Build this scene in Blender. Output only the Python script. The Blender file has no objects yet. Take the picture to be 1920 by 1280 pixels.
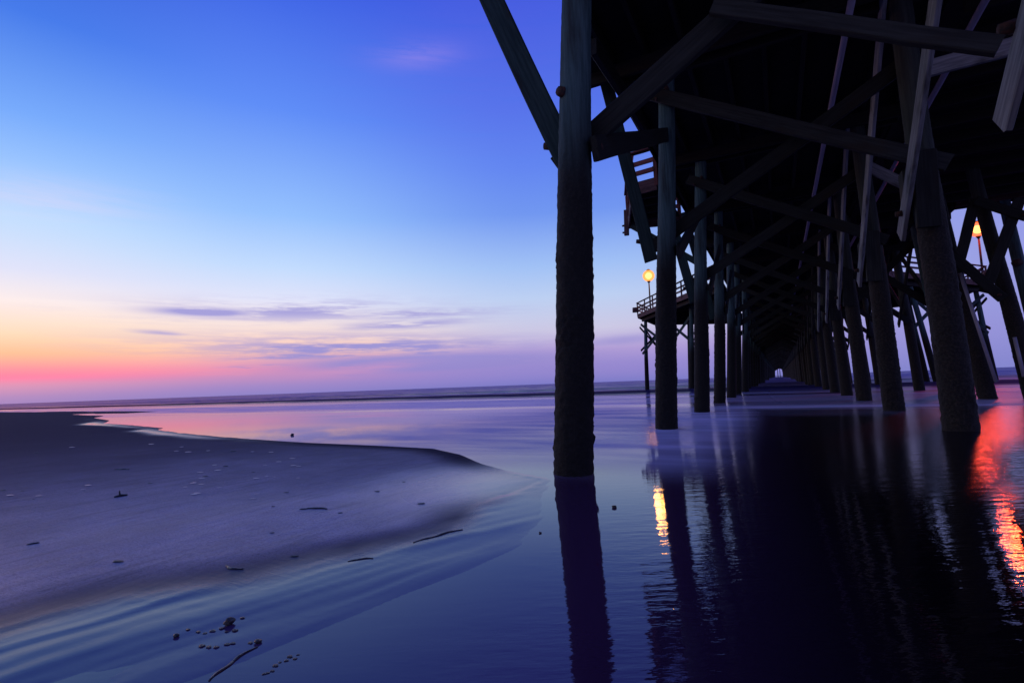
import bpy, bmesh, math, random
import numpy as np
from math import sin, cos, tan, pi, radians, atan, sqrt, atan2
from mathutils import Vector, Matrix
random.seed(11); rng = np.random.default_rng(5)
S = bpy.context.scene; COL = S.collection

# ------------------------------------------------------------------ camera geometry (world: +Y along the pier out to sea)
F = 960.0; YAW = radians(27.3); ROLL = radians(2.1); PIT = atan(82 / 960 * cos(ROLL)); EYE = Vector((0, 0, 0.9))
FW = Vector((-sin(YAW) * cos(PIT), cos(YAW) * cos(PIT), sin(PIT)))
RT0 = Vector((cos(YAW), sin(YAW), 0)); UP0 = RT0.cross(FW)
RT = RT0 * cos(ROLL) - UP0 * sin(ROLL); UP = UP0 * cos(ROLL) + RT0 * sin(ROLL)
def ray(x, y): return FW + RT * ((x - 960) / F) - UP * ((y - 640) / F)
def at(x, y, axis, v):
    d = ray(x, y); return EYE + d * ((v - EYE[axis]) / d[axis])
cam = bpy.data.objects.new('camera', bpy.data.cameras.new('camera')); COL.objects.link(cam)
cam.matrix_world = Matrix(((RT.x, UP.x, -FW.x, EYE.x), (RT.y, UP.y, -FW.y, EYE.y), (RT.z, UP.z, -FW.z, EYE.z), (0, 0, 0, 1)))
cam.data.sensor_width = 36; cam.data.lens = 18; cam.data.clip_start = 0.05; cam.data.clip_end = 12000
S.camera = cam

# ------------------------------------------------------------------ object helpers
WM = {}
def link(o, M, parent=None):
    COL.objects.link(o); WM[o.name] = M
    if parent is not None:
        o.parent = parent; o.matrix_basis = WM[parent.name].inverted() @ M
    else: o.matrix_basis = M
    return o
def tag(o, label=None, cat=None, group=None, kind=None):
    if label: o['label'] = label
    if cat: o['category'] = cat
    if group: o['group'] = group
    if kind: o['kind'] = kind
    return o
def empty(name, loc, label, cat, group=None):
    o = bpy.data.objects.new(name, None); o.empty_display_size = .3
    link(o, Matrix.Translation(loc)); return tag(o, label, cat, group)
def mesh(name, vs, fs, mat=None, smooth=False):
    me = bpy.data.meshes.new(name); me.from_pydata([tuple(v) for v in vs], [], fs); me.update()
    if mat: me.materials.append(mat)
    if smooth: me.polygons.foreach_set('use_smooth', [True] * len(me.polygons))
    return me
def obj(name, me, M=None, parent=None):
    return link(bpy.data.objects.new(name, me), M if M is not None else Matrix.Identity(4), parent)

def frame(a, b, n):
    a = Vector(a); b = Vector(b); X = (b - a).normalized(); n = Vector(n)
    Z = (n - X * n.dot(X)).normalized(); Y = Z.cross(X); m = (a + b) / 2
    return Matrix(((X.x, Y.x, Z.x, m.x), (X.y, Y.y, Z.y, m.y), (X.z, Y.z, Z.z, m.z), (0, 0, 0, 1)))
BM = {}
def plank_mesh(L, w, t, mat, seed=0):
    key = (round(L, 2), w, t, mat.name, seed)
    if key in BM: return BM[key]
    r = random.Random(hash((round(L, 2), seed)) & 0xffff); c = min(w, t) * .12; n = max(2, int(L / .5))
    prof = [(-w/2 + c, -t/2), (w/2 - c, -t/2), (w/2, -t/2 + c), (w/2, t/2 - c), (w/2 - c, t/2), (-w/2 + c, t/2), (-w/2, t/2 - c), (-w/2, -t/2 + c)]
    vs, fs = [], []
    ph = r.random() * 6; bow = r.uniform(-.004, .004) * min(L, 6)
    for i in range(n + 1):
        u = i / n; x = (u - .5) * L; oy = bow * sin(pi * u) + .004 * sin(ph + u * 9); oz = .003 * cos(ph + u * 7)
        for (y, z) in prof:
            e = 0 if 0 < i < n else r.uniform(-.012, .012)
            vs.append((x + e, y + oy + r.uniform(-.0015, .0015), z + oz))
    for i in range(n):
        for k in range(8):
            fs.append((i*8+k, i*8+(k+1) % 8, (i+1)*8+(k+1) % 8, (i+1)*8+k))
    fs.append(tuple(range(7, -1, -1))); fs.append(tuple(n*8+k for k in range(8)))
    BM[key] = mesh('timber', vs, fs, mat); return BM[key]
def beam(name, a, b, w, t, n, mat, parent, seed=0):
    a = Vector(a); b = Vector(b)
    return obj(name, plank_mesh((b - a).length, w, t, mat, seed), frame(a, b, n), parent)
def tube_mesh(a, b, r0, r1, mat, seg=12, rings=2):
    L = (Vector(b) - Vector(a)).length; vs, fs = [], []
    for i in range(rings):
        u = i / (rings - 1); r = r0 + (r1 - r0) * u
        for k in range(seg): vs.append(((u - .5) * L, r * cos(2*pi*k/seg), r * sin(2*pi*k/seg)))
    for i in range(rings - 1):
        for k in range(seg): fs.append((i*seg+k, i*seg+(k+1) % seg, (i+1)*seg+(k+1) % seg, (i+1)*seg+k))
    fs.append(tuple(range(seg - 1, -1, -1))); fs.append(tuple((rings-1)*seg+k for k in range(seg)))
    return mesh('tube', vs, fs, mat, True)
def tube(name, a, b, r0, r1, mat, parent=None, seg=12):
    n = Vector((0, 0, 1)) if abs((Vector(b)-Vector(a)).normalized().z) < .9 else Vector((0, 1, 0))
    return obj(name, tube_mesh(a, b, r0, r1, mat, seg), frame(a, b, n), parent)

# ------------------------------------------------------------------ materials
def s2l(c): return tuple((x/255/12.92 if x <= 10.3 else ((x/255+.055)/1.055)**2.4) for x in c)
class NT:
    def __init__(s, tree): s.t = tree
    def n(s, typ, **kw):
        nd = s.t.nodes.new(typ)
        for k, v in kw.items():
            if k.startswith('i_'):
                key = k[2:]; nd.inputs[int(key) if key.isdigit() else key.replace('_', ' ')].default_value = v
            else: setattr(nd, k, v)
        return nd
    def l(s, a, b): s.t.links.new(a, b)
    def math(s, op, a, b=None, c=None, clamp=False):
        nd = s.n('ShaderNodeMath', operation=op, use_clamp=clamp)
        for i, v in enumerate((a, b, c)):
            if v is None: continue
            if isinstance(v, (int, float)): nd.inputs[i].default_value = v
            else: s.l(v, nd.inputs[i])
        return nd.outputs[0]
    def mix(s, fac, a, b, blend='MIX'):
        nd = s.n('ShaderNodeMix', data_type='RGBA', blend_type=blend)
        for i, v in ((0, fac), (6, a), (7, b)):
            if isinstance(v, (int, float)): nd.inputs[i].default_value = v
            elif isinstance(v, tuple): nd.inputs[i].default_value = (*v[:3], 1)
            else: s.l(v, nd.inputs[i])
        return nd.outputs[2]
    def ramp(s, x, stops, interp='LINEAR'):
        nd = s.n('ShaderNodeValToRGB'); e = nd.color_ramp.elements; nd.color_ramp.interpolation = interp
        while len(e) < len(stops): e.new(.5)
        for el, (p, c) in zip(e, stops): el.position = p; el.color = (*c, 1) if len(c) == 3 else c
        s.l(x, nd.inputs[0]); return nd.outputs[0]
    def smooth(s, x, lo, hi, a=0., b=1.):
        nd = s.n('ShaderNodeMapRange', interpolation_type='SMOOTHSTEP'); s.l(x, nd.inputs[0])
        for i, v in enumerate((lo, hi, a, b)): nd.inputs[i+1].default_value = v
        return nd.outputs[0]
    def noise(s, vec, scale, detail=4, rough=.55, stretch=None):
        if stretch:
            m = s.n('ShaderNodeMapping'); m.inputs['Scale'].default_value = stretch; s.l(vec, m.inputs[0]); vec = m.outputs[0]
        nd = s.n('ShaderNodeTexNoise'); nd.inputs['Scale'].default_value = scale; nd.inputs['Detail'].default_value = detail
        nd.inputs['Roughness'].default_value = rough; s.l(vec, nd.inputs['Vector']); return nd.outputs['Fac']
def material(name):
    m = bpy.data.materials.new(name); m.use_nodes = True; nt = NT(m.node_tree)
    b = m.node_tree.nodes['Principled BSDF']; return m, nt, b
def bump(nt, b, h, strength, dist):
    nd = nt.n('ShaderNodeBump'); nd.inputs['Distance'].default_value = dist
    if isinstance(strength, (int, float)): nd.inputs['Strength'].default_value = strength
    else: nt.l(strength, nd.inputs['Strength'])
    nt.l(h, nd.inputs['Height']); nt.l(nd.outputs[0], b.inputs['Normal'])

def timber_mat(name, c1, c2, rough=.7):
    m, nt, b = material(name); tc = nt.n('ShaderNodeTexCoord').outputs['Object']
    oi = nt.n('ShaderNodeObjectInfo').outputs['Random']
    g = nt.noise(tc, 1, 6, .65, (1.6, 26, 26)); st = nt.noise(tc, 1, 4, .6, (1.1, 3, 3))
    col = nt.mix(nt.smooth(g, .3, .7), c1, c2)
    col = nt.mix(nt.smooth(st, .52, .72, 0, .8), col, (.018, .014, .010))
    hv = nt.n('ShaderNodeHueSaturation'); nt.l(nt.math('MULTIPLY_ADD', oi, .7, .65), hv.inputs['Value']); nt.l(col, hv.inputs['Color'])
    nt.l(hv.outputs[0], b.inputs['Base Color']); b.inputs['Roughness'].default_value = rough
    b.inputs['Specular IOR Level'].default_value = .14
    bump(nt, b, g, .5, .006); return m
M_BRACE = timber_mat('brace_timber', (.010, .0105, .010), (.022, .024, .022))
M_GREEN = timber_mat('green_treated_timber', (.012, .026, .026), (.032, .058, .056))
M_PALE = timber_mat('pale_weathered_timber', (.10, .11, .115), (.21, .225, .235))
M_DECK = timber_mat('deck_timber', (.008, .0075, .007), (.017, .015, .014))
M_RAIL = timber_mat('railing_timber', (.06, .030, .028), (.13, .062, .055))  # red lamp glow mixed into the railing colour
m, nt, b = material('rusty_iron'); M_RUST = m
tc = nt.n('ShaderNodeTexCoord').outputs['Object']; q = nt.noise(tc, 22, 5)
nt.l(nt.mix(nt.smooth(q, .35, .65), (.008, .005, .004), (.05, .014, .007)), b.inputs['Base Color']); b.inputs['Roughness'].default_value = .85
bump(nt, b, q, .6, .01)
m, nt, b = material('lit_edge_lilac_grey'); M_PIPE = m
tc = nt.n('ShaderNodeTexCoord').outputs['Object']; q = nt.noise(tc, 3, 4, .6, (.4, 3, 3))
nt.l(nt.mix(q, (.16, .15, .20), (.30, .28, .36)), b.inputs['Base Color']); b.inputs['Roughness'].default_value = .45

def pile_mat(name='piling_timber', w1=(.022, .050, .052), w2=(.065, .115, .115), zc=2.6, c1=(.0045, .004, .0035), c2=(.016, .014, .012)):
    m, nt, b = material(name); tcn = nt.n('ShaderNodeTexCoord'); tc = tcn.outputs['Object']
    sep = nt.n('ShaderNodeSeparateXYZ'); nt.l(tc, sep.inputs[0]); z = sep.outputs[2]
    g = nt.noise(tc, 1, 6, .65, (24, 24, 1.0)); st = nt.noise(tc, 1, 5, .6, (3, 3, .5)); cr = nt.noise(tc, 30, 6, .7)
    v = nt.n('ShaderNodeTexVoronoi'); v.inputs['Scale'].default_value = 55; nt.l(tc, v.inputs['Vector'])
    wood = nt.mix(nt.smooth(g, .3, .7), w1, w2)
    wood = nt.mix(nt.smooth(st, .5, .68, 0, .85), wood, (.014, .014, .014))
    edge = nt.math('ADD', z, nt.math('MULTIPLY_ADD', st, 1.6, -.8))
    up = nt.smooth(edge, zc, zc + 1.4)
    crust = nt.mix(nt.smooth(cr, .4, .75), c1, c2)
    crust = nt.mix(nt.smooth(v.outputs['Distance'], .16, .05, 0, .5), crust, (.035, .032, .03))
    nt.l(nt.mix(up, crust, wood), b.inputs['Base Color'])
    b.inputs['Roughness'].default_value = .75; b.inputs['Specular IOR Level'].default_value = .25
    h = nt.mix(up, cr, g); bump(nt, b, h, .9, .015); return m
M_PILE = pile_mat()
M_PILE_R = pile_mat('brown_piling_timber', (.016, .020, .018), (.040, .048, .040), 3.0, (.007, .0055, .0045), (.034, .027, .022))

# ------------------------------------------------------------------ pilings
def pile_mesh(a, b, r0, r1, seed, fine, crust=3.1, mat=None):
    """leaning round timber from a (bottom) to b (top); encrusted and ragged below crust height"""
    a = Vector(a); b = Vector(b); L = b.z - a.z; step = .035 if fine else .35; seg = 44 if fine else 14
    n = int(L / step); r = random.Random(seed); R = np.random.default_rng(seed); vs, fs = [], []
    jag = R.normal(0, 1, (n + 1, seg))
    jag = .6 * jag + .2 * np.roll(jag, 1, 0) + .2 * np.roll(jag, 1, 1)
    pz, pt = np.meshgrid(np.linspace(0, L, n + 1), np.arange(seg), indexing='ij')
    pat = (.5 + .5*np.sin(pz*7.3 + seed + 2*np.sin(pt*2*pi/seg + seed)))*(.5 + .5*np.sin(pz*2.9 + 1.7*np.sin(pt*4*pi/seg + 2*seed)))
    jag = jag * (.55 + 1.1*pat) + .15*pat
    ph = [r.random() * 6 for _ in range(4)]
    for i in range(n + 1):
        u = i / n; z = a.z + L * u; c = a.lerp(b, u)
        k = 1 / (1 + math.exp((z - crust) * 2.2)); rad = r0 + (r1 - r0) * u + .018 * k
        cx = c.x + .012 * sin(ph[0] + z * .9); cy = c.y + .012 * sin(ph[1] + z * .8)
        for s in range(seg):
            t = 2 * pi * s / seg
            rr = rad * (1 + .012 * sin(3*t + ph[2] + z*.3) + .008 * sin(5*t + ph[3])) + jag[i, s] * ((.0015 + .0065 * k) if fine else .002) 
            vs.append((cx - a.x + rr * cos(t), cy - a.y + rr * sin(t), z))
    for i in range(n):
        for s in range(seg): fs.append((i*seg+s, i*seg+(s+1) % seg, (i+1)*seg+(s+1) % seg, (i+1)*seg+s))
    fs.append(tuple(n*seg+s for s in range(seg)))
    return mesh('piling', vs, fs, mat or M_PILE, True)
def piling(a, b, r0, r1, seed, fine, parent, name='piling', crust=3.1, mat=None):
    a = Vector(a); return obj(name, pile_mesh(a, b, r0, r1, seed, fine, crust, mat), Matrix.Translation((a.x, a.y, 0)), parent)
def bolt(p, n, parent, r=.045, l=.07):
    p = Vector(p); n = Vector(n).normalized()
    return tube('bolt', p - n * .03, p + n * l, r, r * .8, M_RUST, parent, 8)

# ------------------------------------------------------------------ THE PIER
SP = 4.85; Y0 = 4.9; NB = 47; ZC = 7.0
pier = empty('pier', (0.2, Y0, 0), 'long dark timber fishing pier on round pilings running out over the water', 'pier')
PL = lambda z: -1.90 + .060 * z          # axis of the left row at height z
PR = lambda z: 2.31 - .026 * z
YB = lambda i: Y0 + min(i, 26) * SP + max(i - 26, 0) * SP * 2
proto_far = {}
for i in range(NB):
    y = YB(i); SPi = YB(i + 1) - y; fine = i < 4
    jl, jr = (0, 0) if i < 3 else (random.uniform(-.06, .06), random.uniform(-.06, .06))
    if fine or i < 8:
        lp = piling((PL(-.8) + jl, y, -.8), (PL(ZC) + jl, y, ZC), .185, .145, 100 + i, fine, pier)
        rp = piling((PR(-.8) + jr, y, -.8), (PR(ZC) + jr, y, ZC), .2, .15, 200 + i, fine, pier, crust=3.6, mat=M_PILE_R)
        if i < 5:
            beam('brace_block', (PR(3.5) - .1, y - .33, 3.0), (PR(4) - .05, y - .33, 4.15), .3, .1, (.1, -1, 0), M_BRACE, pier, 7)
            beam('brace_block', (PR(3.5) - .24, y + .12, 3.15), (PR(4) - .24, y + .10, 4.0), .3, .08, (-1, 0, 0), M_BRACE, pier, 8)
        proto_far = {'l': lp, 'r': rp}
    else:
        for key, j in (('l', jl), ('r', jr)):
            o = proto_far[key].copy(); M = WM[proto_far[key].name].copy(); M.translation.y = y; M.translation.x += j; link(o, M, pier)
        lp = rp = None
    # cross braces of the bent: one plank on the near face, one on the far face
    zl1, zr1 = (5.16, 2.75) if i == 0 else (6.3 + random.uniform(-.05, .05) * (i > 2), 3.92 + random.uniform(-.08, .08) * (i > 2))
    pa, pb = Vector((-1.82, y - .24, zl1 + .03)), Vector((2.45, y - .25, zr1))
    if i == 0:
        pa, pb = at(1430, 38, 1, y), at(1735, 82, 1, y); dd = (pb - pa) / (pb.x - pa.x); pa, pb = pa + dd * (-.30 - pa.x) + Vector((0, 0, .06)), pa + dd * (1.62 - pa.x) + Vector((0, 0, .06))
    b1 = beam('cross_brace', pa, pb, .14 if i == 0 else .25, .075, (0, -1, 0), M_BRACE, pier, i if i < 3 else 3)
    zl2, zr2 = (3.38, 6.0) if i == 0 else (3.58, 5.98)
    b2 = beam('cross_brace', (-2.0, y + .23, zl2 - .1), (2.4, y + .24, zr2), .25, .075, (0, -1, 0), M_BRACE, pier, (i if i < 3 else 3) + 50)
    if 0 < i < 4:
        bolt((PL(zl1) + .06, y - .27, zl1 - .02), (0, -1, 0), b1); bolt((PR(zr1) - .05, y - .28, zr1 + .06), (0, -1, 0), b1)
        bolt((PR(6) - .02, y + .27, 5.86), (0, 1, 0), b2)
        for (fx, zz) in ((-1.66, 6.12), (2.28, 4.1)): bolt((fx, y - .285, zz), (0, -1, 0), b1, .03, .05)
        bolt((-1.75, y + .18, 3.66), (0, -1, 0), b2, .035, .06)
    # split cap: two timbers gripping the pile heads
    beam('cap_beam', (-3.0 if i < 2 else -2.55, y - .2, ZC - .05), (2.95, y - .2, ZC - .05), .3, .1, (0, 1, 0), M_DECK, pier, 3)
    beam('cap_beam', (-2.45, y + .2, ZC - .05), (2.95, y + .2, ZC - .05), .3, .1, (0, 1, 0), M_DECK, pier, 3)
    # raking braces along each row
    if i < NB - 1:
        mat = M_PALE if i < 5 else M_BRACE
        o = beam('raking_brace', (1.90, y + SPi + .30, 3.05), (1.93, y - .05, 6.95), .25, .06, (1, .12, 0), mat, pier, i if i < 4 else 4)
        if i < 4:
            bolt((1.86, y + SPi - .05, 3.33), (-1, 0, 0), o, .05)
        o = beam('raking_brace', (-1.47, y - .1, 3.22), (-1.55, y + SPi + .2, 5.62), .25, .07, (1, 0, 0), M_BRACE, pier, (i if i < 4 else 4) + 20)
        if i < 3: bolt((-1.50, y + .05, 3.3), (1, 0, 0), o)
# first right-hand raking brace comes down from behind the camera to the nearest right piling
o = beam('raking_brace', (1.90, Y0 + .95, 3.02), (1.93, Y0 - 3.9, 6.9), .25, .06, (1, .12, 0), M_PALE, pier, 9)
bolt((1.85, Y0 + .45, 3.62), (-1, 0, 0), o, .06)
for xx in (-.35, .75): piling((xx, YB(NB - 1) + 1, -.8), (xx, YB(NB - 1) + 1, ZC), .2, .16, 330, False, pier)
# outward struts under the left eave
for i in range(4):
    y = Y0 + i * SP + .21
    if i == 0: A, B = at(1078, 328, 1, y), at(924, 0, 1, y)
    elif i == 1: A, B = at(1221, 489, 1, y), at(1154, 225, 1, y)
    else: A, B = Vector((-1.93, y, 3.0)), Vector((-2.5, y, 6.0))
    B = A + (B - A) * ((7.1 - A.z) / (B.z - A.z))
    o = beam('knee_brace', A, B, .25 if i else .27, .09, (.12, -1, 0), M_GREEN, pier, 30 + i)
    c = A + (B - A).normalized() * .42
    bolt(c + Vector((-.12, -.0, 0)), (-1, -.1, .2), o, .05, .07)
# short pale struts on the right side behind pilings
beam('knee_brace', (2.2, Y0 + SP + .05, 5.56), (3.7, Y0 + SP + .05, 5.60), .26, .08, (0, -1, 0), M_PALE, pier, 41)
beam('knee_brace', (2.25, Y0 + 2*SP + .05, 5.85), (3.3, Y0 + 2*SP + .05, 4.95), .24, .08, (0, -1, 0), M_PALE, pier, 42)
# rust streaked iron on the nearest left piling
bolt((PL(3.86) - .09, Y0 - .13, 3.88), (-.45, -1, 0), pier, .06, .07)
# stringers and deck
Yb, Ye = -8.0, YB(NB - 1) + 2
for k, x in enumerate(np.linspace(-2.5, 2.9, 9)):
    beam('stringer', (x, Yb, ZC + .24), (x, Ye, ZC + .24), .28, .09, (1, 0, 0), M_DECK, pier, 60)
vs, fs = [], []
for k in range(int((Ye - Yb) / .6)):
    y = Yb + k * .6; o_ = len(vs); e = random.uniform(-.03, .03)
    for (xx, zz) in ((-2.62 + e, ZC + .385), (3.02 + e, ZC + .385), (3.02 + e, ZC + .43), (-2.62 + e, ZC + .43)):
        vs += [(xx, y, zz), (xx, y + .592, zz)]
    for (a_, b_) in ((0, 2), (2, 4), (4, 6), (6, 0)): fs.append((o_+a_, o_+b_, o_+b_+1, o_+a_+1))
    fs += [(o_, o_+6, o_+4, o_+2), (o_+1, o_+3, o_+5, o_+7)]
obj('deck_boards', mesh('deck', vs, fs, M_DECK), Matrix.Identity(4), pier)
obj('fascia', plank_mesh(Ye - Yb, .3, .05, M_DECK, 61), frame((-2.66, Yb, ZC + .27), (-2.66, Ye, ZC + .27), (1, 0, 0)), pier)
obj('fascia', plank_mesh(Ye - Yb, .3, .05, M_DECK, 62), frame((3.06, Yb, ZC + .27), (3.06, Ye, ZC + .27), (1, 0, 0)), pier)
beam('stringer', (-2.42, Y0 + SP - 1.6, ZC - .35), (-2.30, Y0 + SP + 1.5, ZC - .40), .3, .12, (1, 0, 0), M_DECK, pier, 63)
vs = [(xx, yy, zz) for zz in (ZC + .05, ZC + .36) for (xx, yy) in ((-3.02, 8.45), (-2.68, 8.45), (-2.68, 9.75), (-3.02, 9.75))]
obj('ledge', mesh('ledge', vs, [(3, 2, 1, 0), (4, 5, 6, 7), (0, 1, 5, 4), (1, 2, 6, 5), (2, 3, 7, 6), (3, 0, 4, 7)], M_DECK), Matrix.Identity(4), pier)
def railing(parent, pts, z, h=1.05, gap=2.0, mat=None, rails=(.35, .7)):
    mat = mat or M_RAIL
    for (p, q) in zip(pts[:-1], pts[1:]):
        p = Vector(p); q = Vector(q); d = (q - p).normalized(); nrm = Vector((d.y, -d.x, 0)); n = max(1, round((q - p).length / gap))
        for k in range(n + 1):
            c = p.lerp(q, k / n)
            beam('rail_post', (c.x, c.y, z - .25), (c.x, c.y, z + h - .05), .12, .09, nrm, mat, parent, 70)
        beam('handrail', (*p.xy, z + h), (*q.xy, z + h), .2, .05, (0, 0, 1), mat, parent, 71)
        for r_ in rails:
            o_ = nrm * .07
            beam('rail', (p.x + o_.x, p.y + o_.y, z + r_), (q.x + o_.x, q.y + o_.y, z + r_), .14, .04, nrm, mat, parent, 72)
ye = Y0 + 11 * SP
for x, a0 in ((-2.55, 12.9), (2.95, 5.)):
    for (ya, yb_) in (((-4, 12.5), (20, 35)) if x < 0 else ((-4, 5), (25, 35))):
        railing(pier, [(x, ya, 0), (x, yb_, 0)], ZC + .43, 1.05, 2.4)

# ------------------------------------------------------------------ side platforms (each carried by its own legs)
def poly_deck(parent, pts, z, t=.07, fh=.34):
    n = len(pts)
    vs = [(x, y, z) for x, y in pts] + [(x, y, z - t) for x, y in pts]
    fs = [tuple(range(n)), tuple(range(2*n - 1, n - 1, -1))] + [(i, n+i, n+(i+1) % n, (i+1) % n) for i in range(n)]
    obj('deck_boards', mesh('platform_deck', vs, fs, M_DECK), Matrix.Identity(4), parent)
def joists(parent, lines, z, h=.28):
    for (a_, b_) in lines: beam('joist', (*a_, z), (*b_, z), h, .08, Vector((b_[1]-a_[1], a_[0]-b_[0], 0)), M_DECK, parent, 80)
def fascia(parent, pts, z, h=.36):
    for (a_, b_) in zip(pts[:-1], pts[1:]):
        beam('fascia', (*a_, z), (*b_, z), h, .05, Vector((b_[1]-a_[1], a_[0]-b_[0], 0)), M_RAIL, parent, 81)

# small balcony on the left, seen between the first two left pilings
zb = 6.72
M_RED = timber_mat('red_lit_timber', (.10, .030, .026), (.22, .070, .058))  # red lamp light painted into the balcony timber colour
bal = empty('balcony', (-3.2, 16.5, zb), 'small balcony with lamp-red tinted rails high on the left side, seen between two pilings', 'balcony')
BP = [(-2.72, 14.7), (-3.45, 14.8), (-4.4, 18.0), (-2.72, 18.6)]
poly_deck(bal, BP, zb)
fascia(bal, BP, zb - .2, .36)
joists(bal, [((-2.75, yy), (-3.4 - (yy-14.8)*.29, yy)) for yy in (15.3, 16.0, 16.7, 17.4)], zb - .22)
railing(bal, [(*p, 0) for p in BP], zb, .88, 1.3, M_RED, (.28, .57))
beam('hanging_post', (-4.48, 17.95, zb - .62), (-4.44, 17.95, zb + .3), .16, .12, (0, 1, 0), M_RAIL, bal, 82)
for zz in (-.5, -.25): bolt((-4.56, 17.95, zb + zz), (-1, 0, 0), bal, .04, .06)
beam('support_strut', (-2.0, 17.5, 4.6), (-4.2, 17.6, zb - .4), .2, .09, (0, 1, 0), M_GREEN, bal, 83)

# broad landing on the right
ldg = empty('landing', (6, 16, ZC), 'wide dark landing built out on the right side, carried by leaning pilings', 'platform')
LP = [(2.97, 6.0), (9.5, 6.0), (9.5, 23.4), (6.15, 23.6), (6.15, 84), (2.97, 84)]
zl = ZC + .1
poly_deck(ldg, LP, zl)
fascia(ldg, LP, zl - .2, .36)
joists(ldg, [((3.15, yy), (9.45, yy)) for yy in np.arange(7, 24, 1.2)], zl - .24)
joists(ldg, [((xx, 23.6), (xx, 84)) for xx in (3.7, 4.5, 5.3, 6.05)], zl - .24)
railing(ldg, [(9.45, 6.1, 0), (9.45, 23.3, 0), (6.2, 23.5, 0)], zl, 1.0, 2.2, M_RAIL)
op = None
for k in range(4, 17):
    yy = Y0 + k * SP
    if op is None: op = piling((5.55, yy, -.8), (5.1, yy, zl - .1), .2, .155, 350, False, ldg, mat=M_PILE_R)
    else:
        o = op.copy(); M = WM[op.name].copy(); M.translation.y = yy; M.translation.x += random.uniform(-.12, .12); link(o, M, ldg)
    beam('cross_brace', (2.2, yy - .26, 6.1), (5.45, yy - .26, 3.1), .24, .08, (0, -1, 0), M_BRACE, ldg, 95)
    beam('cross_brace', (2.3, yy + .26, 3.1), (5.3, yy + .26, 6.1), .24, .08, (0, -1, 0), M_BRACE, ldg, 96)
    beam('raking_brace', (5.0, yy - .1, 6.3), (5.1, yy + SP + .1, 3.0), .24, .07, (1, 0, 0), M_BRACE, ldg, 97)
    beam('raking_brace', (5.55, yy - .1, 3.0), (5.4, yy + SP + .1, 6.3), .24, .07, (1, 0, 0), M_BRACE, ldg, 98)
    beam('cap_beam', (2.9, yy - .2, zl - .5), (6.1, yy - .2, zl - .5), .3, .1, (0, 1, 0), M_DECK, ldg, 99)
Yq = Y0 + 3 * SP
piling((5.36, Yq, -.8), (4.55, Yq, zl - .1), .2, .16, 301, True, ldg, mat=M_PILE_R)
piling((6.35, Yq, -.8), (5.52, Yq, zl - .1), .2, .16, 302, True, ldg, mat=M_PILE_R)
piling((8.6, Yq, -.8), (7.9, Yq, zl - .1), .2, .16, 303, False, ldg)
piling((5.6, Yq + SP * .9, -.8), (4.9, Yq + SP * .9, zl - .1), .2, .16, 304, False, ldg)
piling((8.2, Yq + SP * .9, -.8), (7.5, Yq + SP * .9, zl - .1), .2, .16, 305, False, ldg)
for (p, q, sd) in (((1829, 372), (1790, 528), 1), ((1912, 372), (1846, 548), 2), ((1828, 376), (1925, 406), 3), ((1775, 470), (1880, 560), 4)):
    A, B = at(*p, 1, Yq - .28 - .09 * sd), at(*q, 1, Yq - .28 - .09 * sd)
    o = beam('cross_brace', A, B, .26, .08, (0, -1, 0), M_BRACE, ldg, 90 + sd)
    bolt(A.lerp(B, .93) + Vector((0, -.05, 0)), (0, -1, 0), o, .05)
bolt(at(1905, 493, 1, Yq - .5), (.6, -1, 0), ldg, .12, .12)
for (p, q, r_) in (((1800, 512), (1868, 716), .045), ((1902, 632), (1920, 706), .045)):
    tube('lit_edge_strip', at(*p, 1, Yq - .4), at(*q, 1, Yq - .4), r_, r_, M_PIPE, ldg)  # added thin poles imitate the lit edges of the leaning pilings

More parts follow.
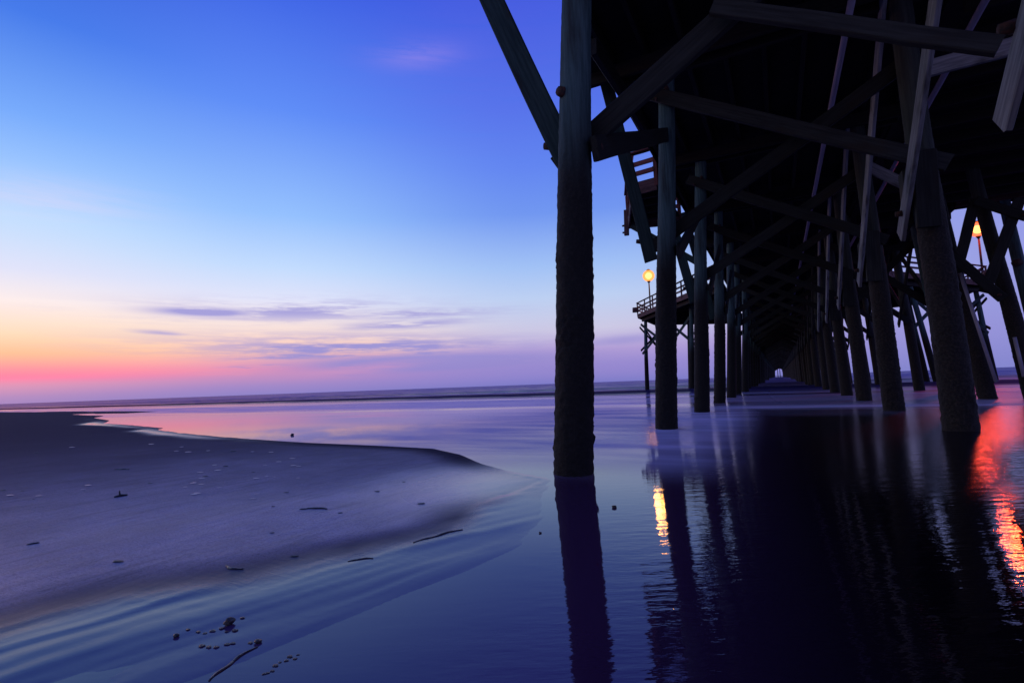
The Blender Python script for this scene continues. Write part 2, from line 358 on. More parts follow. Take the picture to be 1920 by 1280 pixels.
# far wings of the T: left and right viewing platforms
def wing(sgn, label):
    cx = .2
    X = lambda v: cx + sgn * v
    e = empty('viewing_platform', (X(8), 48, 7), label, 'platform')
    P = [(X(3.0), 34.6), (X(11.6 if sgn < 0 else 13.6), 48.2), (X(11.6 if sgn < 0 else 13.6), 56), (X(3.0), 62)]
    zw = 7.15; W_ = abs(P[1][0] - cx)
    poly_deck(e, P, zw); fascia(e, P, zw - .2, .4)
    joists(e, [((X(3.0), yy), (X(min(W_ - .1, 3.0 + (yy - 34.6) * (W_ - 3.0) / 13.6 - .1)), yy)) for yy in np.arange(37, 57, 2.2)], zw - .26)
    beam('girder', (*[P[0][0] + .1*sgn, P[0][1] + .8], zw - .55), (P[1][0] - .3*sgn, P[1][1] + .5, zw - .55), .3, .15, (1, sgn*.6, 0), M_DECK, e, 84)
    railing(e, [(*p, 0) for p in P], zw, 1.05, 2.0, M_RAIL, (.33, .66))
    k = 0
    for (dx, yy, lean) in ((W_ - .5, 48.6, .15), (W_ - 3.3, 45.2, .3), (W_ - 5.6, 42.0, .3), (W_ - .6, 55.0, .3), (W_ - 4.2, 50.2, .2), (W_ - 6.3, 54.0, .2), (W_ - 2.2, 52.5, .2)):
        if sgn > 0: lean *= 3.2
        piling((X(dx + lean), yy, -.8), (X(dx - .1), yy, zw - .4), .19, .15, 400 + k, False, e); k += 1
    legs = [(W_ - .5, 48.6), (W_ - 3.3, 45.2), (W_ - 5.6, 42.0)]
    for (a_, b_) in zip(legs[:-1], legs[1:]):
        for (z0, z1) in ((6.2, 3.4), (3.4, 6.2)):
            beam('cross_brace', (X(a_[0] + .35), a_[1], z0), (X(b_[0] - .35), b_[1], z1), .22, .07, (sgn*.6, -1, 0), M_GREEN, e, 85 + int(z0))
    beam('cross_brace', (X(W_ - .1), 48.3, 5.9), (X(W_ - 1.0), 51.0, 4.2), .2, .07, (1, 0, 0), M_BRACE, e, 88)
    beam('cross_brace', (X(W_ - .1), 48.3, 3.7), (X(W_ - .9), 51.0, 5.2), .2, .07, (1, 0, 0), M_BRACE, e, 88)
    beam('cross_brace', (X(W_ - .5), 48.5, 5.8), (X(W_ - .8), 55, 3.4), .2, .07, (1, 0, 0), M_BRACE, e, 89)
    beam('rail_stub', (P[1][0] + .42*sgn, P[1][1] - .1, zw + .42), (P[1][0] - .05*sgn, P[1][1] + .1, zw + .42), .5, .45, (0, 0, 1), M_RAIL, e, 91)
    return e
wing(-1, 'railed timber viewing platform standing on thin legs left of the pier, below the left lamp')
wing(1, 'railed timber viewing platform on splayed legs beyond the right pilings, below the red lamp')

# lamps on the wings
def lamp(pos, label, col, power, strength):
    zb_ = 7.15
    e = empty('deck_lamp', (pos.x, pos.y, zb_), label, 'lamp', 'lamps on the viewing platforms')
    tube('lamp_post', (pos.x, pos.y, zb_), (pos.x, pos.y, pos.z - .5), .085, .06, M_BRACE, e)
    tube('post_base', (pos.x, pos.y, zb_), (pos.x, pos.y, zb_ + .3), .14, .12, M_BRACE, e)
    tube('lamp_cap', (pos.x, pos.y, pos.z + .54), (pos.x, pos.y, pos.z + .64), .22, .06, M_BRACE, e, 16)
    tube('lamp_collar', (pos.x, pos.y, pos.z - .68), (pos.x, pos.y, pos.z - .5), .08, .18, M_BRACE, e, 16)
    m, nt, b = material('lamp_glow'); b.inputs['Base Color'].default_value = (.9, .8, .6, 1)
    b.inputs['Emission Color'].default_value = (1, .55, .14, 1) if col[1] > .3 else (1, .40, .09, 1); b.inputs['Emission Strength'].default_value = strength
    ma, na, ba = material('halo_glow'); tr = na.n('ShaderNodeBsdfTransparent'); em = na.n('ShaderNodeEmission'); em.inputs[0].default_value = (1, .30 if col[1] > .3 else .16, .02, 1); em.inputs[1].default_value = 1.9
    mx_ = na.n('ShaderNodeMixShader'); mx_.inputs[0].default_value = .62; na.l(tr.outputs[0], mx_.inputs[1]); na.l(em.outputs[0], mx_.inputs[2]); na.l(mx_.outputs[0], ma.node_tree.nodes['Material Output'].inputs['Surface'])
    bm = bmesh.new(); bmesh.ops.create_uvsphere(bm, u_segments=24, v_segments=14, radius=.30)
    me = bpy.data.meshes.new('lamp_bulb'); bm.to_mesh(me); bm.free(); me.materials.append(m)
    me.polygons.foreach_set('use_smooth', [True]*len(me.polygons))
    obj('lamp_bulb', me, Matrix.Translation(pos), e)
    me2 = me.copy(); me2.materials[0] = ma; me2.transform(Matrix.Scale(1.85, 4)); obj('lamp_halo', me2, Matrix.Translation(pos), e)  # added glowing shell makes the orange glare ring around the bulb
    L = bpy.data.lights.new('lamp_light', 'POINT'); L.color = col; L.energy = power; L.shadow_soft_size = .6
    lo = bpy.data.objects.new('lamp_light', L); link(lo, Matrix.Translation(pos + Vector((0, 0, .0))), e); 
    return e
def along(x, y, Y): return at(x, y, 1, Y)
lamp(along(1216, 517, 49.2), 'lit orange globe lamp on a thin post on the left viewing platform', (1, .36, .06), 1900, 6.5)
lamp(along(1833, 430, 49.2), 'lit red-orange globe lamp on a post seen between the leaning right pilings', (1, .06, .018), 6200, 9)

# pipes slung under the deck
for x, lab in ((1.42, 'lilac grey pipe slung under the middle of the dark deck'), (3.3, 'lilac grey pipe slung under the right edge of the dark deck')):
    o = tube('pipe', (x, -4, ZC - .36), (x, 60 if x < 2 else 34, ZC - .36), .055, .055, M_PIPE, None, 14); tag(o, lab, 'pipe')

# ------------------------------------------------------------------ beach and sea
def polar(r0, r1, nr, na, a0=-115, a1=115, rr=None):
    rr = np.geomspace(r0, r1, nr) if rr is None else rr; nr = len(rr); aa = np.radians(np.linspace(a0, a1, na)) - YAW
    R_, A_ = np.meshgrid(rr, aa, indexing='ij')
    x = R_ * np.sin(A_); y = R_ * np.cos(A_)
    i, j = np.meshgrid(np.arange(nr - 1), np.arange(na - 1), indexing='ij')
    q = np.stack([i*na + j, i*na + j + 1, (i+1)*na + j + 1, (i+1)*na + j], -1).reshape(-1, 4)[:, ::-1]
    return x.ravel(), y.ravel(), q
def sheet(name, x, y, z, q, mat, attrs, kind='structure'):
    me = bpy.data.meshes.new(name); nv = len(x); me.vertices.add(nv); me.vertices.foreach_set('co', np.stack([x, y, z], 1).astype(np.float32).ravel())
    me.loops.add(q.size); me.loops.foreach_set('vertex_index', q.astype(np.int32).ravel())
    me.polygons.add(len(q)); me.polygons.foreach_set('loop_start', np.arange(0, q.size, 4, dtype=np.int32)); me.polygons.foreach_set('loop_total', np.full(len(q), 4, np.int32))
    me.update(calc_edges=True); me.validate(); me.polygons.foreach_set('use_smooth', np.ones(len(q), bool))
    for k, v in attrs.items():
        a_ = me.attributes.new(k, 'FLOAT', 'POINT'); a_.data.foreach_set('value', v.astype(np.float32))
    me.materials.append(mat); o = obj(name, me); o['kind'] = kind; return o
def sdist(x, y, poly):
    d = np.full(x.shape, 1e9); ins = np.zeros(x.shape, bool); n = len(poly)
    for k in range(n):
        ax, ay = poly[k]; bx, by = poly[(k+1) % n]; ex, ey = bx-ax, by-ay
        t = np.clip(((x-ax)*ex + (y-ay)*ey) / (ex*ex+ey*ey+1e-12), 0, 1)
        d = np.minimum(d, np.hypot(x-ax-t*ex, y-ay-t*ey))
        c = ((ay > y) != (by > y)) & (x < (bx-ax)*(y-ay)/(by-ay+1e-12) + ax); ins ^= c
    return np.where(ins, d, -d)
def vnoise(x, y, seed):
    """smooth value noise, 0..1"""
    g = np.random.default_rng(seed).random((256, 256)); xi = np.floor(x).astype(int); yi = np.floor(y).astype(int)
    fx = x-xi; fy = y-yi; fx = fx*fx*(3-2*fx); fy = fy*fy*(3-2*fy)
    G = lambda a_, b_: g[a_ % 256, b_ % 256]
    return (G(xi, yi)*(1-fx) + G(xi+1, yi)*fx)*(1-fy) + (G(xi, yi+1)*(1-fx) + G(xi+1, yi+1)*fx)*fy
def fbm(x, y, seed, o=4):
    s = 0; a = .5
    for k in range(o): s = s + a*vnoise(x*2**k, y*2**k, seed+k); a *= .5
    return s
def sst(v, lo, hi): t = np.clip((v-lo)/(hi-lo), 0, 1); return t*t*(3-2*t)
G2 = lambda px: tuple(at(px[0], px[1], 2, 0).xy)
BANK = [G2(p) for p in ((-700, 812), (-300, 783), (-100, 774.5), (0, 771.5), (150, 770.5), (286, 771.5), (246, 774), (204, 777), (160, 784), (187, 789), (150, 796.5), (204, 798.5),
        (277, 804), (251, 808), (292, 815), (365, 821), (467, 826), (560, 831), (704, 837), (800, 842), (850, 853), (895, 871), (940, 884), (985, 893), (1020, 899))]
BANK += [(-2.02, 4.1), (-2.10, 3.3)] + [G2(p) for p in ((850, 997), (760, 1020), (619, 1048), (500, 1078), (406, 1098), (300, 1112), (219, 1124), (150, 1140), (78, 1157), (0, 1182), (-200, 1250))] + [(-3.4, 0.0), (-6, -8), (-70, -40)]
def ground(x, y):
    d = sdist(x, y, BANK); r = np.hypot(x, y)
    ux, uy = .28, .96                                        # run of the drainage channel
    s = x*ux + y*uy; t = x*uy - y*ux
    tipd = np.hypot(x+1.95, y-4.4); tipk = .25+.75*sst(tipd, .2, 2.4)
    far = sst(s, 3.0, 4.3)                                   # 0 on the channel side, 1 on the pool side
    scale = np.clip(r*.12, .35, 3.0)
    up = np.where(d > 0, .04*(1-np.exp(-(np.maximum(d, 0)/(scale*2.0))**1.3)), -.06*(1-np.exp(np.minimum(d, 0)/(1.6*scale))))
    up = np.where(d > 0, up*tipk, up); h = up + .004*tipk
    h += .02*(fbm(x*.35, y*.35, 3)-.5)*np.clip(d, 0, 1)
    # low streamlined ridges left by the draining water, along the channel edge
    o = np.maximum(-d, 0); near = 1-far; w = t + .10*np.sin(s*1.1) + .22*(fbm(s*.8, t*.8, 8)-.5)
    v = fbm(s*1.1+5, t*2.2, 12)
    prof = .009*np.exp(-(o/.14)**1.5) + .004 + .010*v*np.exp(-((o-.34)/.22)**2) - (.006 + .003*sst(o, .9, 1.6))*sst(o + .9*(v-.45) , .35, 1.3)
    h = np.where(d < 0, h*far + near*prof, h*far + near*(.013*tipk + up*.55))
    e = np.exp(-(np.maximum(np.abs(d+.5)-.3, 0)/.22)**2)*(1-far)
    rid = fbm(w*5.5, s*.5, 21, 3)-.42
    h += e*(.0068*rid + .0050*(fbm(w*13, s*.7, 25, 3)-.45) + .0025*(fbm(w*34, s*1.6, 27, 2)-.45))
    xc = -1.42 - .5*sst(y, 3.0, 4.1) + .25*(fbm(s*1.2, t*1.2, 14)-.45)
    e2 = np.exp(-((d+.05)/.16)**2)*(1-far); h += e2*.010*(fbm(w*16, s*1.6, 31, 3)-.5)
    mm = near*sst(x - xc, -.55, .45)*sst(-d, -.3, .1); h = h*(1-mm) - .004*mm
    # fine wind and water ripples on the bank
    h += .0022*(fbm(w*22, s*2.2, 41, 2)-.45)*sst(d, -.1, .3)*np.exp(-r/6)
    h -= .25*sst(y, 18, 60)*sst(-d, .5, 6)
    return h, d, s, t, far
x, y, q = polar(.55, 160, 520, 620)
h, d, s_, t_, far = ground(x, y); r = np.hypot(x, y)
wet = sst(-d + .25*(fbm(x*1.5, y*1.5, 57)-.45), -.38, .22)*(1-far)
wet = np.maximum(wet, .95*(1-sst(np.hypot(x+1.95, y-4.4), .5, 2.2)))
damp = np.exp(-np.maximum(r-4.4, 0)/3.4)*(.72+.75*fbm(x*.7, y*.7, 55))  # nearer sand paler: its damp sheen is put into the base colour too
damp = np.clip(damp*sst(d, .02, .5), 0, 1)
m, nt, b = material('damp_sand'); M_SAND = m
tc = nt.n('ShaderNodeTexCoord').outputs['Object']
aw = nt.n('ShaderNodeAttribute', attribute_name='wet').outputs['Fac']; ad = nt.n('ShaderNodeAttribute', attribute_name='damp').outputs['Fac']  # 'damp' also carries the sand's sheen painted into the base colour
n1 = nt.noise(tc, 2.2, 5, .6); n2 = nt.noise(tc, 260, 3, .7); n3 = nt.noise(tc, 1, 5, .6, (9, 1.6, 1))
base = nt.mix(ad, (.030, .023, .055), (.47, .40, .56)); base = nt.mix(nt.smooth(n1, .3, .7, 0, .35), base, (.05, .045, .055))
base = nt.mix(nt.smooth(n2, .4, .7, 0, .6), base, (.03, .026, .036)); g2 = nt.noise(tc, 70, 2, .8); base = nt.mix(nt.smooth(g2, .5, .66, 0, .55), base, (.05, .043, .06)); sk = nt.noise(tc, 1, 5, .65, (14, 1.1, 1)); base = nt.mix(nt.smooth(sk, .5, .7, 0, .5), base, (.08, .068, .10)); base = nt.mix(nt.math('POWER', aw, 3.2), base, (.075, .042, .125))
nt.l(base, b.inputs['Base Color'])
rg = nt.n('ShaderNodeMix', data_type='FLOAT'); nt.l(aw, rg.inputs[0]); nt.l(nt.math('MULTIPLY_ADD', ad, -.38, .85), rg.inputs[2]); rg.inputs[3].default_value = .07
nt.l(rg.outputs[0], b.inputs['Roughness']); b.inputs['IOR'].default_value = 1.42; b.inputs['Specular Tint'].default_value = (1, .70, 1, 1); nt.l(nt.math('ADD', nt.math('MULTIPLY_ADD', ad, .85, .06), nt.math('MULTIPLY', aw, .4), clamp=True), b.inputs['Specular IOR Level'])
hh = nt.math('ADD', nt.math('MULTIPLY', n2, .35), nt.math('MULTIPLY', n3, 1.6)); n4 = nt.noise(tc, 1, 4, .6, (5, 38, 1)); hh = nt.math('ADD', hh, nt.math('MULTIPLY', n4, .9)); bump(nt, b, hh, nt.math('MULTIPLY_ADD', aw, -.97, 1.0), .010)
sheet('sand', x, y, h, q, M_SAND, {'wet': wet, 'damp': damp})

x, y, q = polar(.5, 6000, 640, 600, rr=np.concatenate([np.geomspace(.5, 30, 330)[:-1], np.arange(30, 75, .17), np.geomspace(75, 6000, 150)]))
_, d, s_, t_, far = ground(x, y); r = np.hypot(x, y)
mx = 6*(fbm(x*.03, y*.02, 71)-.5) + 1.4*(fbm(x*.16, y*.1, 73)-.5)
Y_ = y + mx
z = np.zeros_like(x)
for (yc, wd, am) in ((36, 3.0, .12), (41, 3.4, .10), (58, 4, .2), (84, 5, .33), (118, 6, .35), (170, 8, .35), (240, 10, .4)):
    u_ = (Y_-yc)/wd; z += am*(.25+.75*sst(x, -150, -35))*np.exp(-np.where(u_ < 0, u_*3.2, u_*.6)**2)*(.55+.9*fbm(x*.018+yc, y*.004, 77))
z += .05*np.exp(-((Y_-24)/1.4)**2)*fbm(x*.06, y*.02, 79) + .035*np.exp(-((Y_-18)/.9)**2)*fbm(x*.08, y*.02, 80)
z += .02*(fbm(x*.5, y*.9, 83)-.45)*sst(r, 10, 24)*sst(-d, 2, 8)
band = sst(Y_, 32.5, 36)*(1-sst(Y_, 40.5, 45))*(.75+.5*fbm(x*.02, Y_*.12, 75))  # dark reflection of the wave fronts painted in as diffuse colour
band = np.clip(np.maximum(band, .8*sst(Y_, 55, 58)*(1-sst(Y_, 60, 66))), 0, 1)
nearpier = np.exp(-(np.maximum(np.abs(x-.2)-2.6, 0)/1.5)**2)
wash = sst(Y_, 11, 17)*(1-sst(Y_, 30, 46))
foam_and_reflection = wash*sst(fbm(x*.05+3, Y_*.33, 91), .33, .62)*.75
my = y + .8*(fbm(x*.3, y*.1, 74)-.5)
foam_and_reflection = np.maximum(foam_and_reflection, .95*sst(my, 15.7, 16.5)*np.exp(-np.maximum(my-16.5, 0)/3.2)*sst(x, -3, -1)*(1-sst(x, 5, 9)))
foam_and_reflection = np.maximum(foam_and_reflection, .92*sst(Y_, 44, 50)*(.7+.6*fbm(x*.01, y*.05, 93)))
foam_and_reflection = np.maximum(foam_and_reflection, .9*sst(y, 4.3, 6.5)*(1-sst(y, 14, 22))*sst(x, -11, -5)*(1-sst(x, -1.2, -.2))*(.4+1.1*fbm(x*.25+y*.2, y*.5, 95)))
foam_and_reflection = foam_and_reflection*(1-.45*nearpier*sst(Y_, 15.6, 17))
foam_and_reflection = np.maximum(foam_and_reflection, 1.15*np.minimum(band, .87))
rough = .03 + .10*sst(r, 6, 10)*sst(x, -6, -2) + .08*sst(r, 14, 30) + .13*sst(r, 4.2, 5.4)*sst(x, -1.2, .2)*(1-sst(r, 40, 60))
pier_shade = sst(x, -.9, .5)*(1-sst(r, 12, 22))  # shade below the pier put into the water's base colour
rip = (1-.6*sst(r, 6, 16))*(.10 + (.90*sst(x, -1.35, -.3)))*sst(x, -9, -4) + 2.4*sst(x, 1.0, 2.0)*sst(r, 4.5, 6)*(1-sst(r, 30, 45)) + 2.6*sst(r, 6.5, 8)*(1-sst(r, 17, 22))*sst(x, -3.2, -2.2)*(1-sst(x, -.6, .3))
m, nt, b = material('sea_water'); M_SEA = m
tc = nt.n('ShaderNodeTexCoord').outputs['Object']
af = nt.n('ShaderNodeAttribute', attribute_name='foam_and_reflection').outputs['Fac']; ar = nt.n('ShaderNodeAttribute', attribute_name='rough').outputs['Fac']; ap = nt.n('ShaderNodeAttribute', attribute_name='rip').outputs['Fac']
nt.l(nt.mix(nt.n('ShaderNodeAttribute', attribute_name='pier_shade').outputs['Fac'], (.058, .022, .064), (.006, .004, .005)), b.inputs['Base Color']); b.inputs['IOR'].default_value = 1.45; b.inputs['Specular Tint'].default_value = (1, .76, 1, 1); b.inputs['Specular IOR Level'].default_value = .68; nt.l(ar, b.inputs['Roughness'])
mr = nt.n('ShaderNodeMapping'); mr.inputs['Rotation'].default_value = (0, 0, -YAW); nt.l(tc, mr.inputs[0]); tr_ = mr.outputs[0]
w1 = nt.noise(tr_, 1, 3, .5, (3.2, 10, 1)); w2 = nt.noise(tr_, 1, 3, .6, (7, 27, 1))
bump(nt, b, nt.math('ADD', w1, nt.math('MULTIPLY', w2, .42)), ap, .003)
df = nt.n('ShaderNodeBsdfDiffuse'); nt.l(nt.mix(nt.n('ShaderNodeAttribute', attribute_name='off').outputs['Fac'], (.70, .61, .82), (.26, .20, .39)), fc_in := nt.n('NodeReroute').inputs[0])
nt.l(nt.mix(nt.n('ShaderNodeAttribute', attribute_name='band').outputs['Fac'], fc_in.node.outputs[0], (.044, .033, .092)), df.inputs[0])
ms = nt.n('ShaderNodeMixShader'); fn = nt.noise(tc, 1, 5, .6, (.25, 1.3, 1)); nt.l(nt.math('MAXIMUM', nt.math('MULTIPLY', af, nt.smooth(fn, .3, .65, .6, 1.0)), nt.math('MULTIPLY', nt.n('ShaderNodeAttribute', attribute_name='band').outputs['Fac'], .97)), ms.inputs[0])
nt.l(b.outputs[0], ms.inputs[1]); nt.l(df.outputs[0], ms.inputs[2]); nt.l(ms.outputs[0], m.node_tree.nodes['Material Output'].inputs['Surface'])
sheet('sea', x, y, z, q, M_SEA, {'foam_and_reflection': foam_and_reflection, 'rough': rough, 'rip': rip, 'pier_shade': pier_shade, 'off': sst(Y_, 29, 34), 'band': band})
def gz(p):
    hh_ = ground(np.array([p[0]]), np.array([p[1]]))[0][0]; return max(float(hh_), 0.0)

# ------------------------------------------------------------------ things on the sand
def stone_mesh(seed, mat, flat=.6, sub=3, rough=.22):
    bm = bmesh.new(); bmesh.ops.create_icosphere(bm, subdivisions=sub, radius=1); r = random.Random(seed)
    ph = [(r.uniform(1, 3.4), r.uniform(0, 6), Vector((r.gauss(0, 1), r.gauss(0, 1), r.gauss(0, 1))).normalized()) for _ in range(7)]
    for v in bm.verts:
        k = 1 + sum(rough/(1+i*.4)*sin(f*v.co.dot(dv)*1.6 + p) for i, (f, p, dv) in enumerate(ph))*.6
        v.co *= k; v.co.z *= flat
    me = bpy.data.meshes.new('stone'); bm.to_mesh(me); bm.free(); me.materials.append(mat)
    me.polygons.foreach_set('use_smooth', [True]*len(me.polygons)); return me
def plain(name, c1, c2, rough, scale=18):
    m, nt, b = material(name); tc = nt.n('ShaderNodeTexCoord').outputs['Object']; q_ = nt.noise(tc, scale, 5, .6)
    nt.l(nt.mix(nt.smooth(q_, .3, .7), c1, c2), b.inputs['Base Color']); b.inputs['Roughness'].default_value = rough; bump(nt, b, q_, .4, .1); return m
M_STONE = plain('dark_wet_stone', (.010, .010, .012), (.035, .032, .035), .35, 3)
M_CLOD = plain('wet_sand_clod', (.022, .020, .032), (.06, .055, .075), .28, 3)
M_SHELL = plain('pale_shell', (.7, .66, .7), (.9, .88, .9), .12, 3)
M_WEED = plain('black_seaweed', (.006, .006, .007), (.02, .018, .018), .4, 4)
def put(name, me, px, size, label, cat, group=None, rz=None, sq=(1, 1, 1), sink=.3):
    p = at(px[0], px[1], 2, 0.0); p = at(px[0], px[1], 2, gz(p)*1.0); zz = gz(p)
    M = Matrix.Translation((p.x, p.y, zz + size*.6*sq[2]*(1-sink) - .0)) @ Matrix.Rotation(random.uniform(0, 6.28) if rz is None else rz, 4, 'Z') @ Matrix.Diagonal((size*sq[0], size*sq[1], size*sq[2], 1))
    return tag(obj(name, me, M), label, cat, group)
ST = [stone_mesh(k, M_STONE) for k in range(4)]; CL = [stone_mesh(20+k, M_CLOD, .45) for k in range(4)]; SH = [stone_mesh(40+k, M_SHELL, .28, 2) for k in range(3)]
put('stone', ST[0], (430, 1170), .019, 'small black stone, the largest of the group on the wet sand at lower left', 'stone', sq=(1, .85, 1.1), sink=.1)
put('stone', ST[1], (484, 1204), .013, 'second dark stone, right of the row of clods near the bottom left edge', 'stone')
put('stone', ST[2], (1152, 951), .017, 'lone dark pebble in the shallow water right of the nearest left piling', 'stone')
put('stone', ST[3], (331, 1192), .011, 'small dark pebble at the left end of the pale streak in the wet sand', 'stone')
put('stone', ST[0], (548, 816), .038, 'dark lump standing in the pink pool near its sandy edge', 'stone')
put('stone', ST[1], (1013, 999), .009, 'tiny dark pebble in the wet film just left of the nearest piling reflection', 'stone')
for px, sz in (((352, 1180), .010), ((372, 1184), .012), ((384, 1187), .010), ((398, 1183), .014), ((415, 1178), .012), ((425, 1184), .009), ((440, 1182), .014), ((455, 1158), .012),
               ((378, 1211), .014), ((392, 1213), .013), ((405, 1213), .012), ((425, 1208), .013), ((436, 1206), .012), ((470, 1205), .012)):
    put('sand_clod', random.choice(CL), px, sz*.6, 'small clod of wet sand lying by the black stone at lower left', 'clod', 'wet sand clods by the black stone', 0.3, (1.35, .9, .7))
for k in range(9):
    u = k/8; put('sand_clod', random.choice(CL), (494 + 62*u + random.uniform(-6, 6), 1262 - 36*u + random.uniform(-5, 5)), random.uniform(.004, .0085), 'ruffled little lump of wet sand along the crumbly ridge at the bottom', 'clod', 'lumps of the crumbly sand ridge', .6, (1.2, .8, .6))
# slender things: driftwood, weed strands and thin strips standing in for sand grooves
def strand(name, px0, px1, r, label, cat, bend=.1, mat=M_WEED, lift=.0, group=None, twig=None):
    a_ = at(*px0, 2, 0); b_ = at(*px1, 2, 0); a_ = at(*px0, 2, gz(a_)); b_ = at(*px1, 2, gz(b_)); L = (b_-a_).length; nn = 14; vs, fs = [], []
    dirv = (b_-a_).normalized(); side = Vector((-dirv.y, dirv.x, 0)); o_ = a_.lerp(b_, .5); rr = random.Random(int(px0[0]))
    for i in range(nn+1):
        u = i/nn; c = a_.lerp(b_, u) + side*(bend*L*sin(pi*u) + .02*L*sin(u*11)); c.z = gz(c) + r*.35 + lift*sin(pi*u); k = r*(.35+.65*sin(pi*min(max(u, .08), .92)))*rr.uniform(.8, 1.2)
        for s in range(8):
            t = 2*pi*s/8; v = c + side*(k*1.5*cos(t)) + Vector((0, 0, k*.8*sin(t))); vs.append(v - o_)
    for i in range(nn):
        for s in range(8): fs.append((i*8+s, i*8+(s+1) % 8, (i+1)*8+(s+1) % 8, (i+1)*8+s))
    fs += [tuple(range(7, -1, -1)), tuple(nn*8+s for s in range(8))]
    o = tag(obj(name, mesh(name, vs, fs, mat, True), Matrix.Translation(o_)), label, cat, group)
    if twig:
        c = a_.lerp(b_, .45) - o_ + o_; tube('twig', Vector((c.x, c.y, gz(c))), Vector((c.x+.01, c.y, gz(c)+twig)) + side*.03, r*.6, r*.3, mat, o, 6)
    return o
strand('driftwood', (214, 932), (238, 928), .016, 'forked dark driftwood stick on the dark sand left of middle', 'driftwood', .05, twig=.05)
strand('seaweed', (576, 953), (614, 954), .009, 'black clump of seaweed on the sand between the pool and the channel', 'seaweed', .08)
strand('seaweed', (50, 1021), (74, 1017), .007, 'short dark strand of seaweed at the left edge of the sand', 'seaweed', .1)
strand('seaweed', (424, 1060), (456, 1066), .006, 'curved thin strand on the sand just above the wet channel', 'seaweed', -.14)
strand('seaweed', (215, 880), (242, 880), .010, 'flat dark strand on the dark sand above the forked stick', 'seaweed', .05)
strand('driftwood', (775, 1017), (866, 992), .005, 'long thin dark strip added as a groove along the edge of the wet channel', 'driftwood', .03)  # strip added for a dark groove in the sand, not driftwood
strand('seaweed', (652, 1052), (700, 1046), .005, 'dark strand in the wet channel left of the long groove', 'seaweed', .1)
strand('driftwood', (392, 1276), (480, 1212), .0045, 'thin dark half buried strip added as a groove at the bottom edge, below the black stone', 'driftwood', .05)  # strip laid in place of a sand groove, not driftwood
darks = [(68, 849), (107, 836), (133, 834), (101, 881), (173, 863), (189, 863), (177, 871), (42, 920), (90, 914), (63, 935), (6, 919), (305, 875), (281, 906), (326, 934), (437, 846), (475, 885), (543, 841), (513, 949), (487, 956),
         (537, 923), (569, 954), (581, 954), (638, 961), (700, 985), (707, 921), (790, 944), (900, 914), (835, 857), (655, 880), (510, 998), (223, 1052), (315, 1092), (552, 1042), (865, 962), (757, 903), (423, 874), (120, 900), (385, 893), (1060, 962)]
for k, px in enumerate(darks):
    if k % 5 in (1, 3): continue
    put('seaweed_scrap', random.choice(ST), px, random.uniform(.008, .016)*(1 + max(0, (900-px[1]))/110), 'small dark scrap of seaweed scattered on the damp sand bank', 'seaweed', 'dark scraps scattered on the sand bank', .5, (2.0, .8, .45))
shells = [(134, 839), (283, 833), (291, 838), (340, 838), (330, 846), (352, 848), (390, 845), (411, 847), (473, 847), (402, 872), (408, 882), (375, 886), (388, 891), (378, 897), (365, 904), (362, 906), (347, 913), (350, 914), (377, 908),
          (363, 927), (370, 925), (410, 914), (479, 876), (497, 872), (480, 897), (500, 893), (514, 894), (519, 890), (550, 873), (558, 896), (480, 926), (474, 935), (316, 960), (155, 918), (165, 910), (72, 930), (18, 929), (58, 919), (508, 848), (548, 860), (522, 866), (560, 874), (589, 866)]
for k, px in enumerate(shells):
    if k % 5 == 2: continue
    put('shell', random.choice(SH), px, random.uniform(.007, .017)*(1 + max(0, (900-px[1]))/110), 'tiny pale shell flake glinting on the dark damp sand', 'shell', 'pale shell flakes on the sand', .5, (2.2, .9, .8))

# ------------------------------------------------------------------ sky and light
W = bpy.data.worlds.new('World'); S.world = W; W.use_nodes = True; nt = NT(W.node_tree); bg = W.node_tree.nodes['Background']
gen = nt.n('ShaderNodeTexCoord').outputs['Generated']; sep = nt.n('ShaderNodeSeparateXYZ'); nt.l(gen, sep.inputs[0])
ze = sep.outputs[2]; az = nt.math('MULTIPLY', nt.math('ARCTAN2', sep.outputs[0], sep.outputs[1]), 180/pi)
zs = nt.math('MULTIPLY_ADD', ze, .9, .05)            # ramp position .05 = horizon
def R_(stops): return nt.ramp(zs, [(.05 + .9*p, s2l(c)) for p, c in stops], 'LINEAR')
left = R_([(0, (150, 132, 194)), (.009, (163, 136, 194)), (.025, (208, 146, 186)), (.037, (255, 125, 168)), (.048, (255, 146, 162)), (.071, (255, 194, 152)), (.101, (255, 222, 193)), (.144, (250, 236, 236)), (.188, (222, 226, 250)), (.258, (190, 221, 255)), (.32, (155, 198, 255)), (.389, (118, 170, 252)), (.50, (68, 122, 234)), (.62, (52, 88, 212)), (1, (30, 30, 120))])
mid = R_([(0, (138, 130, 200)), (.016, (160, 136, 200)), (.030, (196, 142, 192)), (.045, (255, 150, 170)), (.074, (255, 200, 180)), (.111, (252, 226, 216)), (.167, (224, 227, 250)), (.222, (194, 219, 254)), (.309, (148, 192, 254)), (.466, (94, 141, 247)), (.62, (58, 96, 228)), (1, (34, 30, 122))])
right = R_([(0, (122, 122, 198)), (.032, (150, 136, 210)), (.063, (180, 158, 214)), (.104, (204, 200, 228)), (.166, (188, 207, 242)), (.226, (160, 192, 245)), (.322, (112, 150, 240)), (.40, (97, 133, 240)), (.49, (84, 115, 234)), (.62, (68, 93, 224)), (1, (32, 26, 118))])
east = R_([(0, (132, 134, 205)), (.05, (145, 145, 215)), (.15, (150, 155, 225)), (.28, (142, 152, 234)), (.5, (105, 110, 222)), (1, (34, 28, 118))])
col = nt.mix(nt.smooth(az, -73, -53), left, mid); col = nt.mix(nt.smooth(az, -53, -24), col, right); col = nt.mix(nt.smooth(az, -20, 22), col, east)
el = nt.math('MULTIPLY', nt.math('ARCSINE', ze), 180/pi)
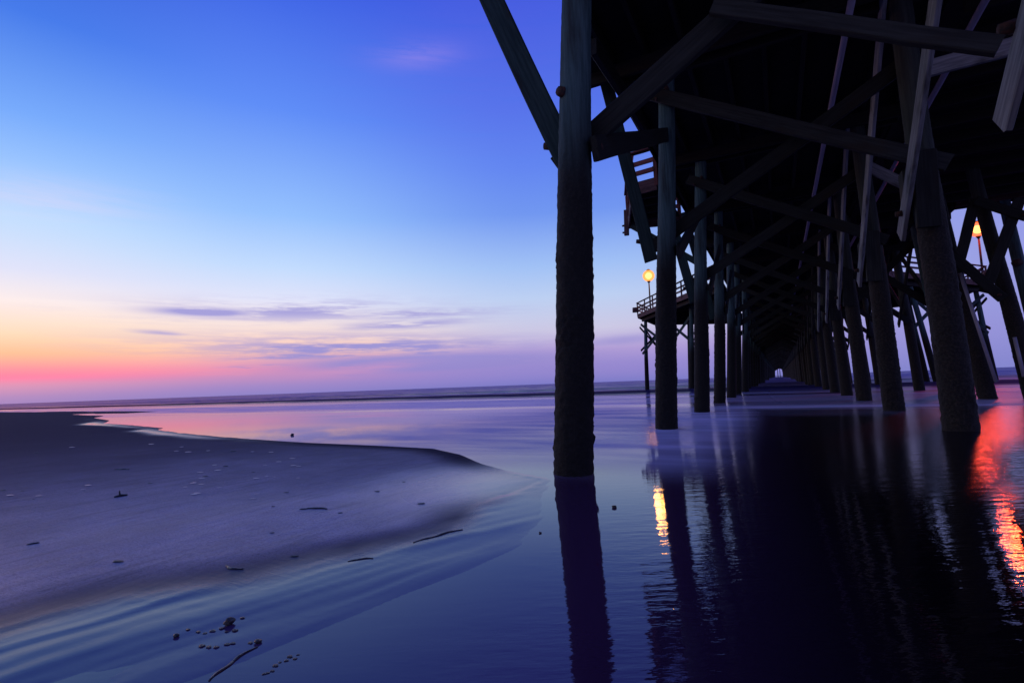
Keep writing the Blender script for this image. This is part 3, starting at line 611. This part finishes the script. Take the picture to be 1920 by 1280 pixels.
cv = nt.n('ShaderNodeCombineXYZ'); nt.l(nt.math('MULTIPLY', az, .085), cv.inputs[0]); nt.l(nt.math('MULTIPLY', el, 1.05), cv.inputs[1])
cn = nt.noise(cv.outputs[0], 1.0, 8, .68); cn2 = nt.noise(cv.outputs[0], 2.3, 7, .66)
def gauss(a0, aw_, e0, ew, tilt=0.0):
    da = nt.math('MULTIPLY_ADD', az, 1/aw_, -a0/aw_); e_ = nt.math('SUBTRACT', nt.math('SUBTRACT', el, e0), nt.math('MULTIPLY', nt.math('SUBTRACT', az, a0), tilt))
    de = nt.math('MULTIPLY', e_, 1/ew)
    return nt.math('POWER', 2.718, nt.math('MULTIPLY', nt.math('ADD', nt.math('MULTIPLY', da, da), nt.math('MULTIPLY', de, de)), -1))
def angs(px, py):
    d_ = ray(px, py).normalized(); return math.degrees(atan2(d_.x, d_.y)), math.degrees(math.asin(d_.z))
clouds = None
for (px, py, aw_, ew, tilt, gain, src, lo, hi) in (
        (385, 585, 4.2, .42, .0, 1.5, cn2, .15, .5), (560, 583, 12, 1.1, .03, 1.0, cn, .40, .58), (790, 588, 8, .55, .02, .9, cn2, .36, .58), (760, 608, 7, .5, .05, 1.0, cn2, .32, .58), (305, 624, 2.4, .25, -.05, .8, cn2, .25, .55),
        (700, 655, 16, 1.5, -.02, 1.4, cn, .36, .58), (560, 668, 7, .5, .03, 1.1, cn2, .3, .55), (820, 680, 17, 1.2, .0, 1.5, cn, .25, .48), (1000, 690, 22, 1.2, .0, .8, cn2, .2, .5), (505, 686, 5, .35, .02, .9, cn2, .25, .55), (660, 702, 6, .45, 0, .6, cn2, .44, .56), (1170, 637, 5, .55, .05, .8, cn2, .2, .5)):
    a0, e0 = angs(px, py); g = nt.math('MULTIPLY', nt.math('MULTIPLY', gauss(a0, aw_, e0, ew, tilt), nt.smooth(src, lo, hi)), gain)
    clouds = g if clouds is None else nt.math('MAXIMUM', clouds, g)
cc = nt.mix(nt.smooth(el, 1, 8), s2l((147, 135, 205)), s2l((163, 158, 219)))
col = nt.mix(nt.math('MULTIPLY', clouds, .95), col, cc)
pk = None
for (px, py, aw_, ew, gain, c) in ((785, 105, 4.5, 1.1, .35, (175, 150, 235)), (80, 372, 7, 1.6, .3, (235, 215, 245)), (900, 130, 16, 8, .08, (120, 100, 225)), (690, 690, 5, .5, .35, (250, 160, 185))):
    a0, e0 = angs(px, py); col = nt.mix(nt.math('MULTIPLY', nt.math('MULTIPLY', gauss(a0, aw_, e0, ew, .08), nt.smooth(cn, .25, .6)), gain), col, s2l(c))
sky = nt.n('ShaderNodeTexSky'); sky.sky_type = 'NISHITA'; sky.sun_disc = False
SUN_AZ, SUN_EL = radians(-80), radians(1.0); sky.sun_elevation = SUN_EL; sky.sun_rotation = SUN_AZ
skc = nt.n('ShaderNodeMix', data_type='RGBA', blend_type='ADD'); skc.inputs[0].default_value = .006; nt.l(col, skc.inputs[6]); nt.l(sky.outputs[0], skc.inputs[7])
nt.l(skc.outputs[2], bg.inputs[0]); bg.inputs[1].default_value = 1.0
sl = bpy.data.lights.new('sun', 'SUN'); sl.energy = .12; sl.angle = radians(10); sl.color = (1, .62, .6)
so = bpy.data.objects.new('sun', sl); COL.objects.link(so)
sd = Vector((sin(SUN_AZ)*cos(SUN_EL), cos(SUN_AZ)*cos(SUN_EL), sin(SUN_EL)+.03)); so.rotation_euler = sd.to_track_quat('Z', 'Y').to_euler()

S.render.engine = 'CYCLES'; S.cycles.use_denoising = True; S.cycles.max_bounces = 6; S.cycles.sample_clamp_indirect = 6
S.view_settings.view_transform = 'Standard'; S.view_settings.look = 'None'; S.view_settings.exposure = 0; S.view_settings.gamma = 1
